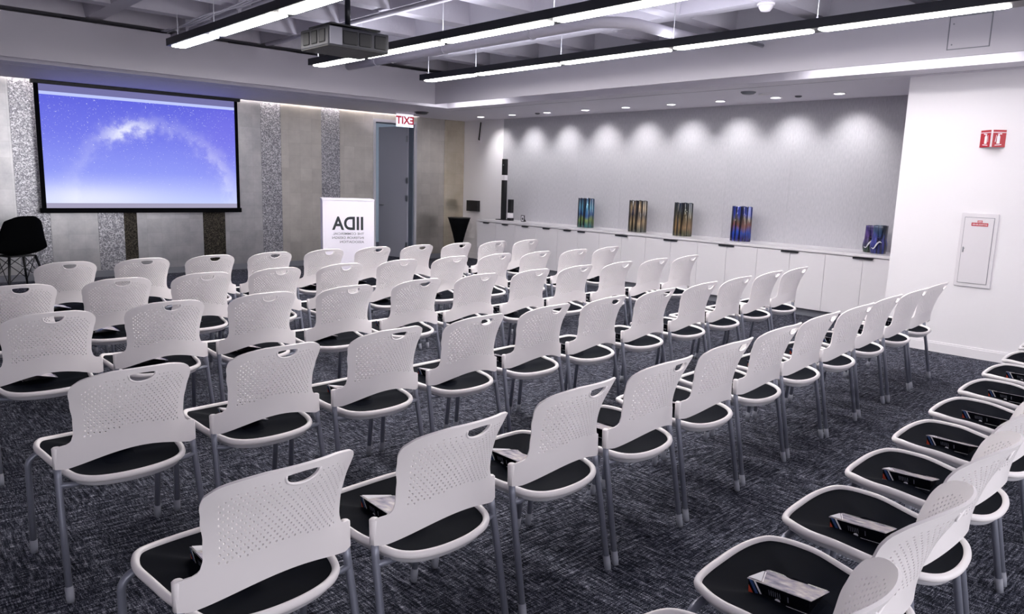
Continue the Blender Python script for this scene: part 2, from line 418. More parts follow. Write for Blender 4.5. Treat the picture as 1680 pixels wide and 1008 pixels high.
# galaxy arch: distance from an ellipse-like arc
ax = nt.math('DIVIDE', nt.math('SUBTRACT', X, .12), 1.08); az = nt.math('DIVIDE', nt.math('SUBTRACT', Z, .10), .98)
rad = nt.math('SQRT', nt.math('ADD', nt.math('MULTIPLY', ax, ax), nt.math('MULTIPLY', az, az)))
nz = nt.n('ShaderNodeTexNoise', Scale=4.0, Detail=8.0, Roughness=.65); nt.l(tc.outputs['Object'], nz.inputs['Vector'])
dist = nt.math('ADD', nt.math('SUBTRACT', rad, 1.0), nt.math('MULTIPLY', nt.math('SUBTRACT', nz.outputs['Fac'], .5), .62))
arc = nt.math('EXPONENT', nt.math('MULTIPLY', nt.math('POWER', nt.math('DIVIDE', dist, .105), 2), -1.0))
gal = nt.math('MULTIPLY', arc, nt.math('ADD', blob(-.25, 1.02, .34, .22, .72), nt.math('ADD', .12, blob(.95, .45, .5, .5, .22))))
gal = nt.math('MULTIPLY', gal, nt.math('MULTIPLY', nt.math('POWER', nz.outputs['Fac'], 1.6), 2.8), clamp=True)
low = blob(-.80, .06, .85, .17, .62)
mixf = nt.math('ADD', gal, low, clamp=True)
c1 = nt.mix(mixf, gz, lin((238, 240, 252)))
c1 = nt.mix(blob(1.15, .95, .45, .6, .35), c1, lin((126, 112, 226)))
def stars(sc, th):
    v = nt.n('ShaderNodeTexVoronoi', Scale=sc); nt.l(nt.coord('Object', (1, 0, 1)), v.inputs['Vector'])
    sp = nt.n('ShaderNodeSeparateColor'); nt.l(v.outputs['Color'], sp.inputs[0])
    return nt.math('MULTIPLY', nt.math('LESS_THAN', v.outputs['Distance'], nt.math('MULTIPLY', sp.outputs[0], th)), nt.math('MULTIPLY', sp.outputs[1], 1.0))
up = nt.math('ADD', .25, nt.math('MULTIPLY', nt.math('DIVIDE', Z, 1.43), .9), clamp=True)
st = nt.math('MULTIPLY', nt.math('ADD', stars(24, .16), stars(62, .26), clamp=True), up, clamp=True)
c2 = nt.mix(st, c1, lin((225, 228, 252)))
bar = nt.math('GREATER_THAN', Z, 1.39)
c3 = nt.mix(bar, c2, lin((186, 196, 248)))
c3 = nt.mix(nt.math('GREATER_THAN', Z, 1.43), c3, lin((112, 110, 160)))
c3 = nt.mix(nt.math('LESS_THAN', Z, 0.0), c3, lin((160, 156, 182)))
nt.l(c3, nt.b.inputs['Emission Color']); nt.b.inputs['Emission Strength'].default_value = .64
obj('projected_image', MB().box(-1.264, 1.269, -.0075, -.0068, -.066, 1.518), M['image'], t, (0, 0, .127))

# ------------------------------------------------------------------ pendants
def pendant(x, label, upm='uplens'):
    t = thing('linear_pendant', label, 'light', (x, -3.24, 2.75), 0, 'black linear pendants')
    W, L = .20, 6.9
    obj('housing', MB().box(0, W, -L, 0, .002, .075, .004), M['black_metal'], t)
    J = [-.035, -1.03, -2.46, -3.91, -5.29, -6.66]
    for a, c in zip(J, J[1:]):
        g0 = .0 if a == J[0] else .035
        b = MB(); y0, y1 = c + .035, a - g0; x0, x1 = .032, W - .032
        k = .03
        b.prism([(x0 + k, y1), (x0, y1 - k), (x0, y0 + k), (x0 + k, y0), (x1 - k, y0), (x1, y0 + k), (x1, y1 - k), (x1 - k, y1)], 'z', -.004, .004)
        obj('lens', b, M['lens'], t)
    obj('uplight_lens', MB().box(.05, W - .05, -L + .05, -.05, .074, .083), M[upm], t)
    for c in [-.06] + J[1:]:
        obj('suspension_cable', MB().tube([(W / 2, c, .075), (W / 2, c, .62)], .0035, 6).lathe([(.012, .075), (.006, .11)], W / 2, c, 10), M['cable'], t)
    return t
pendant(-6.48, 'black linear pendant light nearest the projection screen, leftmost of three', 'uplens_dim')
pendant(-4.91, 'black linear pendant light running behind the ceiling projector, middle of three')
pendant(-3.34, 'black linear pendant light closest to the white wall, rightmost of three')

# ------------------------------------------------------------------ projector
t = thing('projector', 'grey ceiling projector hanging from a dark pole under a black plate', 'projector', (-5.60, -5.29, 2.60))
obj('body', MB().box(-.305, .305, -.25, .25, .0, .165, .012), M['projector'], t)
obj('base_plate', MB().box(-.30, .30, -.245, .245, -.006, .012, .004), M['black'], t)
b = MB()
for a, c in ((-.20, -.10), (-.06, .04), (.08, .19)): b.box(-.312, -.30, a, c, .03, .14, .01)
obj('side_vent', b, M['grille'], t)
b = MB()
for a, c in ((-.16, -.02), (.0, .12), (.155, .27)): b.box(a, c, -.257, -.245, .025, .14, .01)
obj('rear_vent', b, M['grille'], t)
obj('connector_panel', MB().box(-.29, -.17, -.256, -.245, .012, .158, .003), M['projector_light'], t)
obj('mount_plate', MB().box(-.25, .25, -.2, .2, .185, .2, .004).box(-.1, .1, -.1, .1, .16, .19), M['black'], t)
obj('pole', MB().tube([(.03, .0, .19), (.03, 0, .56)], .025, 16), M['black_metal'], t)
obj('lens_barrel', MB().tube([(.0, .245, .08), (.0, .30, .08)], .05, 20), M['black'], t)

# ------------------------------------------------------------------ pipes under the slab
pts = [(-3.95, -2.5, 2.92), (-3.95, -6.9, 2.92)] 
pts = [Vector((-3.95, -2.5, 2.92))] + [Vector((-3.95, y_, 2.92)) for y_ in (-4, -5.5, -6.7)] + [Vector((-3.95 + .35 * (1 - math.cos(a)), -6.7 - .35 * math.sin(a), 2.92)) for a in [PI / 2 * k / 8 for k in range(1, 9)]] + [Vector((-2.5, -7.05, 2.92))]
t = thing('ceiling_pipe', 'white insulated pipe bending under the waffle ceiling between two pendants', 'pipe')
obj('pipe_run', MB().tube(pts, .05, 16), M['waffle'], t)
for y_ in (-3.2, -4.6, -6.0): obj('pipe_hanger', MB().tube([(-3.95, y_, 2.97), (-3.95, y_, 3.2)], .006, 8).tube([(-3.95 + .055 * math.cos(a), y_, 2.92 + .055 * math.sin(a)) for a in [2 * PI * k / 16 for k in range(16)]], .006, 6, closed=True), M['waffle'], t)
t = thing('ceiling_pipe', 'grey pipe with clamps and cables above the leftmost pendant light', 'pipe')
obj('pipe_run', MB().tube([(-6.1, -2.35, 3.0), (-6.1, -10, 3.0)], .035, 14), M['waffle'], t)
b = MB()
for k in range(3): b.tube([(-6.17 - .03 * k, -2.35 - j * .35, 3.03 + .012 * math.sin(j * 1.7 + k)) for j in range(20)], .008, 6)
obj('cables', b, M['waffle'], t)
for y_ in (-2.9, -4.3, -5.7): obj('pipe_hanger', MB().box(-6.16, -6.04, y_ - .015, y_ + .015, 2.95, 3.12), M['waffle'], t)
o = obj('ceiling_conduit', MB().tube([(-5.02, -2.4, 3.06), (-5.02, -10, 3.06)], .022, 10), M['waffle']); tag(o, 'thin white conduit along a rib of the waffle ceiling by the projector', 'conduit')
o = obj('sprinkler_stub', MB().tube([(-3.05, -7.55, 2.86), (-2.36, -7.55, 2.86)], .02, 12).tube([(-3.05, -7.55, 2.86), (-3.09, -7.55, 2.86)], .027, 12), M['steel']); tag(o, 'short grey sprinkler pipe stub poking from the right bulkhead', 'sprinkler')
for (x, y_, lab) in ((-5.97, -4.0, 'white dome smoke detector under the waffle ceiling left of the projector'), (-2.95, -7.9, 'white dome smoke detector under the waffle ceiling at top right')):
    t = thing('smoke_detector', lab, 'detector', (x, y_, zb), 0, 'dome smoke detectors')
    obj('base', MB().lathe([(.075, -.02), (.075, 0)], 0, 0, 24), M['sign_white'], t)
    obj('dome', MB().lathe([(.012, -.075), (.04, -.068), (.058, -.045), (.065, -.02)], 0, 0, 24), M['sign_white'], t)
# devices on the soffit
def disc(name, x, y_, r, m, label, cat, h=.03):
    t = thing(name, label, cat, (x, y_, H))
    obj('base', MB().lathe([(r, -.012), (r, 0)], 0, 0, 24), M[m], t)
    obj('cover', MB().lathe([(r * .5, -h), (r * .8, -h * .8), (r * .9, -.012)], 0, 0, 24), M[m], t)
disc('ceiling_detector', -1.66, -.92, .12, 'handle', 'dark round ceiling detector beside the EXIT sign', 'detector', .04)
disc('ceiling_speaker', -1.20, -6.74, .085, 'kick', 'grey round ceiling device above the third vase from left', 'speaker', .03)
disc('ceiling_speaker', -.93, -6.80, .075, 'panelgrey', 'pale round ceiling cover just behind the grey round device', 'cover', .015)
disc('ceiling_sprinkler', -.56, -7.02, .04, 'handle', 'small dark ceiling sprinkler between the two rightmost downlights', 'sprinkler', .02)
disc('ceiling_sprinkler', -.53, -2.55, .04, 'handle', 'small dark ceiling sprinkler left of the third downlight from left', 'sprinkler', .02)
# access panel
t = thing('access_panel', 'flush square access panel high on the right ceiling bulkhead', 'panel', (BX, -9.35, 2.78))
obj('panel_frame', MB().box(-.004, 0, -.155, -.148, -.13, .13).box(-.004, 0, .148, .155, -.13, .13).box(-.004, 0, -.155, .155, -.13, -.123).box(-.004, 0, -.155, .155, .123, .13), M['kick'], t)
obj('panel_door', MB().box(-.003, 0, -.147, .147, -.122, .122), M['bulk'], t)
for z_ in (-.09, .07): obj('screw', MB().tube([(-.006, .12, z_), (-.002, .12, z_)], .006, 8), M['kick'], t)

# ------------------------------------------------------------------ downlights
ords = ['leftmost', 'second from left', 'third from left', 'fourth from left', 'fifth from left', 'fourth from right', 'third from right', 'second from right', 'rightmost']
for i, y_ in enumerate((-1.125, -1.95, -2.78, -3.60, -4.39, -5.18, -5.95, -6.72, -7.50)):
    t = thing('recessed_downlight', 'round recessed downlight over the white sideboard, %s in its line' % ords[i], 'light', (-.54, y_, H), 0, 'recessed downlights over the sideboard')
    b = MB(); ri, ro = .055, .072; n = 28
    A = [[b.bm.verts.new((r * math.cos(2 * PI * k / n), r * math.sin(2 * PI * k / n), z)) for k in range(n)] for r, z in ((ri, 0), (ri, -.006), (ro, -.006), (ro, 0))]
    for P, Q in zip(A, A[1:]):
        for k in range(n): b.bm.faces.new([P[k], P[(k + 1) % n], Q[(k + 1) % n], Q[k]])
    obj('trim_ring', b, M['sign_white'], t)
    obj('lamp_lens', MB().lathe([(.054, -.003), (.054, 0)], 0, 0, 24), M['down'], t)
    ld = bpy.data.lights.new('downlight', 'SPOT'); ld.energy = 34; ld.spot_size = R(84); ld.spot_blend = 1.0; ld.shadow_soft_size = .05; ld.color = (1, .97, .965)
    lo = bpy.data.objects.new('downlight', ld); C.objects.link(lo); lo.location = (-.54, y_, H - .012); lo.rotation_euler = (0, R(-37), 0)

# ------------------------------------------------------------------ sideboard
ZC, XF = .808, -.609
tag(obj('countertop', MB().box(XF, -.014, YW + .005, -1.155, ZC - .032, ZC, .004), M['cab']), 'long white countertop over the cabinets along the grey fabric wall', 'countertop')
def cabinet(y1, y0, doors, label, hy=None):
    t = thing('base_cabinet', label, 'cabinet', (0, y1, 0), 0, 'white base cabinets along the fabric wall')
    w = y1 - y0; z1 = ZC - .033
    obj('body', MB().box(-.572, -.02, -w + .001, -.001, .09, z1), M['cab'], t)
    obj('toe_kick', MB().box(-.54, -.05, -w + .001, -.001, 0, .09), M['kick'], t)
    dw = w / doors
    for k in range(doors):
        d = obj('door', MB().box(-.592, -.573, -(k + 1) * dw + .0022, -k * dw - .0022, .092, z1 - .012, .0015), M['cab'], t)
        if doors == 1: c_ = -(w / 2) if hy is None else hy; hw = .075
        else: hw = .055; c_ = -dw + .057 if k == 0 else -dw - .057
        obj('handle', MB().box(-.612, -.59, c_ - hw, c_ + hw, z1 - .018, z1 - .009).box(-.612, -.608, c_ - hw, c_ + hw, z1 - .03, z1 - .009), M['handle'], d)
ol = ['first', 'second', 'third', 'fourth', 'fifth', 'sixth']
for i in range(4): cabinet(-1.165 - .502 * i, -1.165 - .502 * (i + 1), 1, 'single door white cabinet, %s of the run from the far left end' % ol[i])
cabinet(-3.173, -3.612, 1, 'single door white cabinet, fifth of the run, left of the teal vase')
cabinet(-3.612, -4.05, 1, 'single door white cabinet, sixth of the run, under the teal vase', -.08)
dl = ['leftmost', 'second from left', 'middle', 'second from right', 'rightmost']
for i in range(5): cabinet(-4.05 - .875 * i, -4.05 - .875 * (i + 1), 2, 'double door white cabinet under the fabric wall, %s of five' % dl[i])

# vases
def glass(name, stops, sheen=.08):
    m = mat(name, (30, 34, 40), sheen, .25, coat=.6); n_ = NT(m)
    tc = n_.n('ShaderNodeTexCoord'); s_ = n_.n('ShaderNodeSeparateXYZ'); n_.l(tc.outputs['Object'], s_.inputs[0])
    nz = n_.n('ShaderNodeTexNoise', Scale=9.0, Detail=4.0); n_.l(n_.coord('Object', (1.5, 1.5, .5)), nz.inputs['Vector'])
    z = n_.math('ADD', n_.math('DIVIDE', s_.outputs[2], .46), n_.math('MULTIPLY', n_.math('SUBTRACT', nz.outputs['Fac'], .5), .45))
    c_ = n_.ramp(z, [(p, lin(c)) for p, c in stops])
    n2 = n_.n('ShaderNodeTexNoise', Scale=14.0, Detail=2.0); n_.l(n_.coord('Object', (2.2, 2.2, .06)), n2.inputs['Vector'])
    dk = n_.ramp(n2.outputs['Fac'], [(.42, (.10, .10, .12)), (.60, (1, 1, 1))])
    n_.l(n_.mix(1.0, c_, dk, 'MULTIPLY'), n_.b.inputs['Base Color']); return m
def vase(y_, w, h, m, label, x=-.3):
    r = w / 2 / 1.05; t = .012; b = MB(); n = 48
    def rad(k, rr): a = 2 * PI * k / n; return rr * (1 + .09 * math.cos(5 * a + .6) + .03 * math.cos(11 * a))
    rings = []
    for rr, z in ((r, 0), (r * 1.01, .02), (r, h * .5), (r * .99, h - .004), (r * .985, h), (r - t, h), (r - t, .03)):
        rings.append([b.bm.verts.new((rad(k, rr) * .62 * math.cos(2 * PI * k / n), rad(k, rr) * math.sin(2 * PI * k / n), z + (.006 * math.sin(6 * 2 * PI * k / n) if z > h - .002 else 0))) for k in range(n)])
    for A, B in zip(rings, rings[1:]):
        for k in range(n): b.bm.faces.new([A[k], A[(k + 1) % n], B[(k + 1) % n], B[k]]).smooth = True
    b.bm.faces.new(rings[0][::-1]); b.bm.faces.new(rings[-1])
    o = obj('glass_vase', b, m, None, (x, y_, ZC)); tag(o, label, 'vase', 'glass vases on the sideboard')
vase(-3.495, .30, .455, glass('glass_teal', [(.05, (58, 110, 112)), (.25, (132, 158, 84)), (.42, (48, 92, 150)), (.7, (70, 140, 170)), (1, (34, 48, 92))]), 'teal and blue fluted glass vase, leftmost on the sideboard')
vase(-4.53, .305, .46, glass('glass_smoke', [(.05, (96, 98, 88)), (.3, (168, 146, 112)), (.55, (92, 84, 78)), (.8, (150, 128, 98)), (1, (58, 60, 62))]), 'smoky grey and tan fluted glass vase, second from left')
vase(-5.33, .29, .46, glass('glass_olive', [(.05, (92, 92, 66)), (.25, (158, 128, 92)), (.5, (120, 104, 72)), (.75, (66, 70, 58)), (1, (44, 52, 74))]), 'olive and amber fluted glass vase, third from left')
vase(-6.245, .285, .45, glass('glass_blue', [(.05, (46, 42, 120)), (.22, (42, 88, 200)), (.45, (140, 92, 86)), (.62, (110, 100, 90)), (.78, (48, 62, 156)), (1, (52, 70, 150))]), 'cobalt blue fluted glass vase, fourth from left')
def slab_vase(y_, x, w, h, m, label):
    b = MB(); n = 40; rings = []
    for i in range(15):
        v = i / 14; z = h * v; bul = 1 + .16 * math.sin(min(1, v / .5) * PI) - .02 * v; sw = .012 * math.sin(v * 5)
        rings.append([b.bm.verts.new((.5 * w * bul * .8 * math.copysign(abs(math.cos(2 * PI * k / n)) ** .6, math.cos(2 * PI * k / n)) + sw, .5 * w * bul * math.copysign(abs(math.sin(2 * PI * k / n)) ** .6, math.sin(2 * PI * k / n)) + sw * .6, z)) for k in range(n)])
    rings.append([b.bm.verts.new((v.co.x * .8, v.co.y * .8, h)) for v in rings[-1]]); rings.append([b.bm.verts.new((v.co.x, v.co.y, h * .55)) for v in rings[-1]])
    for A, B in zip(rings, rings[1:]):
        for k in range(n): b.bm.faces.new([A[k], A[(k + 1) % n], B[(k + 1) % n], B[k]]).smooth = True
    b.bm.faces.new(rings[0][::-1]); b.bm.faces.new(rings[-1])
    o = obj('sculpted_vase', b, m, None, (x, y_, ZC)); tag(o, label, 'vase', 'small sculpted glass vases')
    b = MB(); b.tube([(-.42 * w * 1.16 - .012 + .02 * abs(s - 4) / 4, -.36 * w + .72 * w * s / 8, h * (.40 - .025 * s) + .022 * math.sin(s * .8)) for s in range(9)], [.002, .005, .008, .009, .008, .007, .006, .005, .002], 8)
    obj('white_swirl', b, M['card_white'], o)
slab_vase(-7.915, -.25, .145, .31, glass('glass_violet', [(.1, (60, 82, 66)), (.35, (122, 96, 168)), (.55, (70, 58, 120)), (1, (26, 30, 62))], .05), 'small sculpted violet glass vase at right end, left of its pair')
slab_vase(-8.04, -.34, .15, .32, glass('glass_navy', [(.1, (50, 58, 130)), (.3, (96, 100, 190)), (.5, (70, 92, 130)), (1, (40, 58, 62))], .05), 'small sculpted navy glass vase at right end, beside white wall')

# column speakers, photo frame, wall box
t = thing('column_speaker', 'tall slim black column with white band on the sideboard left end', 'speaker', (-.25, -1.475, ZC))
obj('base', MB().box(-.09, .09, -.115, .115, 0, .012, .003), M['black'], t)
obj('lower_column', MB().box(-.035, .035, -.038, .038, .012, .70, .004), M['black'], t)
obj('white_band', MB().box(-.036, .036, -.039, .039, .70, .79, .004), M['sign_white'], t)
obj('upper_column', MB().box(-.035, .035, -.040, .040, .79, 1.07, .004), M['black'], t)
obj('badge', MB().box(-.037, -.034, -.012, .012, .955, .975), M['steel'], t)
t = thing('column_speaker', 'short slim black column with white lower band beside the tall one', 'speaker', (-.25, -1.66, ZC))
obj('base', MB().box(-.04, .04, -.045, .045, 0, .045, .003), M['black'], t)
obj('white_band', MB().box(-.034, .034, -.036, .036, .045, .135, .004), M['sign_white'], t)
obj('upper_column', MB().box(-.035, .035, -.04, .04, .135, .37, .004), M['black'], t)
t = thing('photo_frame', 'tiny black framed photo standing on the sideboard near the columns', 'frame', (-.25, -1.99, ZC), R(-12))
b = MB().box(-.012, .0, -.055, .055, 0, .012).box(-.012, 0, -.055, .055, .098, .11).box(-.012, 0, -.055, -.043, .012, .098).box(-.012, 0, .043, .055, .012, .098)
obj('frame', b, M['black'], t); obj('picture', MB().box(-.008, -.002, -.043, .043, .012, .098), M['card_white'], t); obj('portrait', MB().lathe([(.001, -.001), (.022, 0), (.022, .003)], 0, 0, 16), M['black'], t, (-.009, 0, .05)).rotation_euler = (0, R(-90), 0)
obj('stand', MB().prism([(0, .0), (.06, 0), (0, .09)], 'y', -.01, .01), M['black'], t)
t = thing('wall_box', 'small black box mounted on the white wall above the black stand', 'box', (-.005, -.36, .91))
obj('box_body', MB().prism([(0, -.155), (-.06, -.15), (-.09, .14), (0, .155)], 'z', .0, .2), M['black'], t)
obj('bracket', MB().box(-.01, .004, -.1, .1, .04, .16), M['black'], t)
t = thing('wall_sensor', 'thin black rod hanging to a small white plate near the corner', 'sensor', (0, -.47, 2.24))
obj('plate', MB().box(-.012, 0, -.035, .035, -.05, .05, .003), M['sign_white'], t)
obj('rod', MB().tube([(-.03, .0, .0), (-.03, -.05, .32)], .012, 10).tube([(-.03, 0, 0), (0, 0, 0)], .008, 8), M['black'], t)

# hourglass stand
t = thing('hourglass_stand', 'black hourglass shaped stand in the corner beside the cabinets', 'stand', (-.485, -.5, 0))
prof = [(.20, 0), (.20, .012), (.17, .06), (.12, .15), (.085, .24), (.075, .30), (.085, .36), (.12, .50), (.165, .66), (.205, .785)]
obj('stretch_cover', MB().lathe(prof, 0, 0, 32), M['black_fabric'], t)
obj('top', MB().lathe([(.212, .785), (.212, .80)], 0, 0, 32), M['black'], t)

# podium
PX0, PX1, PYF, PZ = -4.775, -4.155, -3.37, 1.222
t = thing('lectern', 'white lectern with a black mirrored logo standing before the front wall', 'lectern', ((PX0 + PX1) / 2, PYF, 0), R(-25))
hw = (PX1 - PX0) / 2
obj('body', MB().box(-hw, hw, 0, .46, 0, PZ - .02, .003), M['podium'], t)
obj('top', MB().box(-hw - .006, hw + .006, -.006, .47, PZ - .02, PZ, .004), M['podium'], t)
me = text_mesh('IIDA', .155, .006, spacing=1.02); me.materials.append(M['ink'])
o = link('logo_lettering', me, t, (hw * .60, -.0012, .85)); o.rotation_euler = (R(90), 0, 0)
wl = max(v.co.x for v in me.vertices) - min(v.co.x for v in me.vertices); o.scale = (.375 / wl, 1, 1)
for k, s in enumerate(('THE COMMERCIAL', 'INTERIOR DESIGN', 'ASSOCIATION')):
    me = text_mesh(s, .028, .0004); me.materials.append(M['ink_grey'])
    wl = max(v.co.x for v in me.vertices) - min(v.co.x for v in me.vertices)
    o = link('text_line', me, t, (hw * .60, -.0012, .785 - .05 * k)); o.rotation_euler = (R(90), 0, 0); o.scale = ((.375, .38, .292)[k] / wl, 1, 1)

# ------------------------------------------------------------------ shell chair and round table at the left edge
def shell_chair():
    t = thing('shell_chair', 'black moulded shell chair with black dowel legs near the screen', 'chair', (-7.60, -1.15, 0), R(20))
    b = MB(); nu, prof = 14, bez([(.23, .425), (.19, .445), (.05, .43), (-.10, .425), (-.17, .46), (-.205, .55), (-.225, .68), (-.25, .80), (-.262, .835)], 4)
    N = len(prof); grid = []
    for i, p in enumerate(prof):
        v = i / (N - 1); w = .225 + .02 * math.sin(v * PI); w *= 1.06 * (1 - .36 * max(0, (v - .45) / .55) ** 1.5) * (1 - .12 * max(0, (.15 - v) / .15))
        row = []
        for k in range(nu + 1):
            u = -1 + 2 * k / nu; e = abs(u) ** 2.6
            up_ = .055 * e * (1 if v < .5 else 1 - .6 * (v - .5) * 2); fw = .075 * e * max(0, min(1, (v - .35) / .3))
            row.append(b.bm.verts.new((u * w, p[0] + fw, p[1] + up_ * (1 - max(0, min(1, (v - .45) / .3))) - (.05 * abs(u) ** 4 * max(0, (v - .75) / .25)))))
        grid.append(row)
    for A, B in zip(grid, grid[1:]):
        for k in range(nu): b.bm.faces.new([A[k], A[k + 1], B[k + 1], B[k]]).smooth = True
    r = bmesh.ops.solidify(b.bm, geom=b.bm.faces[:], thickness=.012)
    obj('seat_shell', b, M['black_fabric'], t)
    for sx_ in (-1, 1):
        for sy_ in (-1, 1):
            obj('leg', MB().tube([(sx_ * .13, sy_ * .11 - .01, .415), (sx_ * .215, sy_ * .215 - .01, 0)], [.014, .010], 10), M['black'], t)
    b = MB()
    for sx_ in (-1, 1):
        b.tube([(sx_ * .19, -.18, .14), (sx_ * .13, .10, .40)], .004, 6).tube([(sx_ * .19, .16, .14), (sx_ * .13, -.12, .40)], .004, 6)
    for sy_ in (-1, 1):
        b.tube([(-.19, sy_ * .17 - .01, .14), (.13, sy_ * .11 - .01, .40)], .004, 6).tube([(.19, sy_ * .17 - .01, .14), (-.13, sy_ * .11 - .01, .40)], .004, 6)
    obj('wire_brace', b, M['black'], t)
    obj('mount', MB().box(-.14, .14, -.13, .11, .405, .418), M['black'], t)
shell_chair(); bpy.data.objects['shell_chair'].scale = (1.12, 1.12, 1.12)
t = thing('round_table', 'white round table top at the left edge behind the black chair', 'table', (-8.0, -.62, 0))
obj('tabletop', MB().lathe([(.42, .72), (.43, .73), (.42, .742)], 0, 0, 40), M['cab'], t)
obj('pedestal', MB().lathe([(.03, .02), (.03, .72)], 0, 0, 16), M['steel'], t)
obj('base', MB().lathe([(.24, 0), (.24, .008), (.04, .022)], 0, 0, 32), M['steel'], t)

# ------------------------------------------------------------------ extinguisher cabinet and sign on the white wall
t = thing('extinguisher_cabinet', 'recessed white fire extinguisher cabinet door on the white wall', 'cabinet', (XW, -9.33, .995))
obj('frame', MB().box(-.016, 0, -.15, .15, -.335, .34, .004), M['panelgrey'], t)
d = obj('door', MB().box(-.022, -.016, -.118, .118, -.30, .30, .002), M['panelgrey'], t)
obj('door_gap', MB().box(-.0168, -.0158, -.122, .122, -.304, .304), M['kick'], t)
obj('latch', MB().box(-.034, -.022, .098, .108, -.02, .03, .002).box(-.03, -.022, .092, .108, .012, .02, .001), M['steel'], d)
lab = obj('label', MB().box(-.0235, -.022, -.075, .06, .225, .255).box(-.0235, -.022, -.027, .013, .258, .277), M['red'], d); lab['label'] = 'red lettered label'
def wtext(s, h, x, y_, z, parent, width):
    me = text_mesh(s, h, .0002, align='CENTER'); me.materials.append(M['sign_white'])
    o = link('lettering', me, parent, (x, y_, z)); o.rotation_euler = (R(90), 0, R(-90))
    wl = max(v.co.x for v in me.vertices) - min(v.co.x for v in me.vertices); o.scale = (width / wl, 1, 1)
wtext('FIRE', .011, -.0242, -.007, .262, lab, .03); wtext('EXTINGUISHER', .014, -.0242, -.0075, .233, lab, .122)
t = thing('extinguisher_sign', 'red projecting V shaped sign with white extinguisher pictogram on white wall', 'sign', (XW, -9.345, 2.0))
def vface(s):
    # face from the wall (y = s*.10) to the nose at x=-.085
    A, B = Vector((-.002, s * .1, 0)), Vector((-.085, -.012, 0)); d_ = (B - A); nrm = Vector((d_.y, -d_.x, 0)).normalized()
    if nrm.x > 0: nrm = -nrm
    def P(u, z, off=0): return tuple(A + d_ * u + nrm * off + Vector((0, 0, z)))
    b = MB(); h = .075
    q = [P(0, -h), P(1, -h), P(1, h), P(0, h)]; q2 = [tuple(Vector(p) - nrm * .003) for p in q]
    b.face(q); b.face(q2[::-1])
    for i in range(4): b.face([q[i], q2[i], q2[(i + 1) % 4], q[(i + 1) % 4]])
    f = obj('sign_face', b, M['red'], t)
    b = MB(); o_ = .0012
    def poly(pts): b.face([P(u, z, o_) for u, z in pts])
    def pr(pts): poly(pts)
    pr([(.0, .050), (1, .050), (1, .056), (0, .056)])
    pr([(.93, -h), (1, -h), (1, h), (.93, h)])
    # extinguisher body, neck, hose, horn
    pr([(.40, -.045), (.62, -.045), (.62, .015), (.57, .028), (.45, .028), (.40, .015)])
    pr([(.47, .028), (.55, .028), (.55, .036), (.47, .036)])
    pr([(.30, .036), (.60, .036), (.60, .041), (.30, .046)])
    pr([(.66, .030), (.69, .030), (.74, -.03), (.70, -.03)])
    pr([(.26, -.055), (.72, -.062), (.72, -.056), (.26, -.049)])
    obj('pictogram', b, M['sign_white'], f)
vface(1); vface(-1)

# ------------------------------------------------------------------ stacking chair prototype
def lerp(a, b, t): return a + (b - a) * t
def pw(tbl, x):
    if x <= tbl[0][0]: return tbl[0][1]
    for (a, p), (b, q) in zip(tbl, tbl[1:]):
        if x <= b:
            t = (x - a) / (b - a); t = t * t * (3 - 2 * t); return lerp(p, q, t)
    return tbl[-1][1]
YC = [(.45, -.014), (.545, -.016), (.62, -.030), (.70, -.056), (.77, -.090), (.83, -.119)]    # centre line of the back
SG = [(.45, .078), (.545, .084), (.62, .090), (.70, .086), (.83, .074)]                        # wrap depth at the edges
WD = [(.45, .243), (.535, .243), (.5405, .238), (.545, .226), (.548, .212), (.555, .201), (.568, .193), (.59, .188), (.64, .189), (.70, .198), (.75, .205), (.766, .2045), (.780, .201), (.792, .193), (.802, .182), (.811, .166), (.818, .146), (.823, .120), (.826, .095)]
def cr(tbl, x):
    n = len(tbl); i = 0
    while i < n - 2 and x > tbl[i + 1][0]: i += 1
    (x0, p), (x1, q) = tbl[i], tbl[i + 1]; h = x1 - x0; t = max(0, min(1, (x - x0) / h))
    def m(j):
        a, b = tbl[max(0, j - 1)], tbl[min(n - 1, j + 1)]; return (b[1] - a[1]) / (b[0] - a[0])
    a, b = m(i) * h, m(i + 1) * h
    return p * (2 * t ** 3 - 3 * t * t + 1) + a * (t ** 3 - 2 * t * t + t) + q * (3 * t * t - 2 * t ** 3) + b * (t ** 3 - t * t)
def back_pt(u, z, off=0.0):
    """u = x in metres, z height -> point on the shell (off along +y)"""
    w = cr([(.40, .243), (.53, .243), (.60, .226), (.70, .210), (.83, .205)], z)
    return Vector((u, cr(YC, z) + cr(SG, z) * (abs(u) / w) ** 2.0 + off, z))
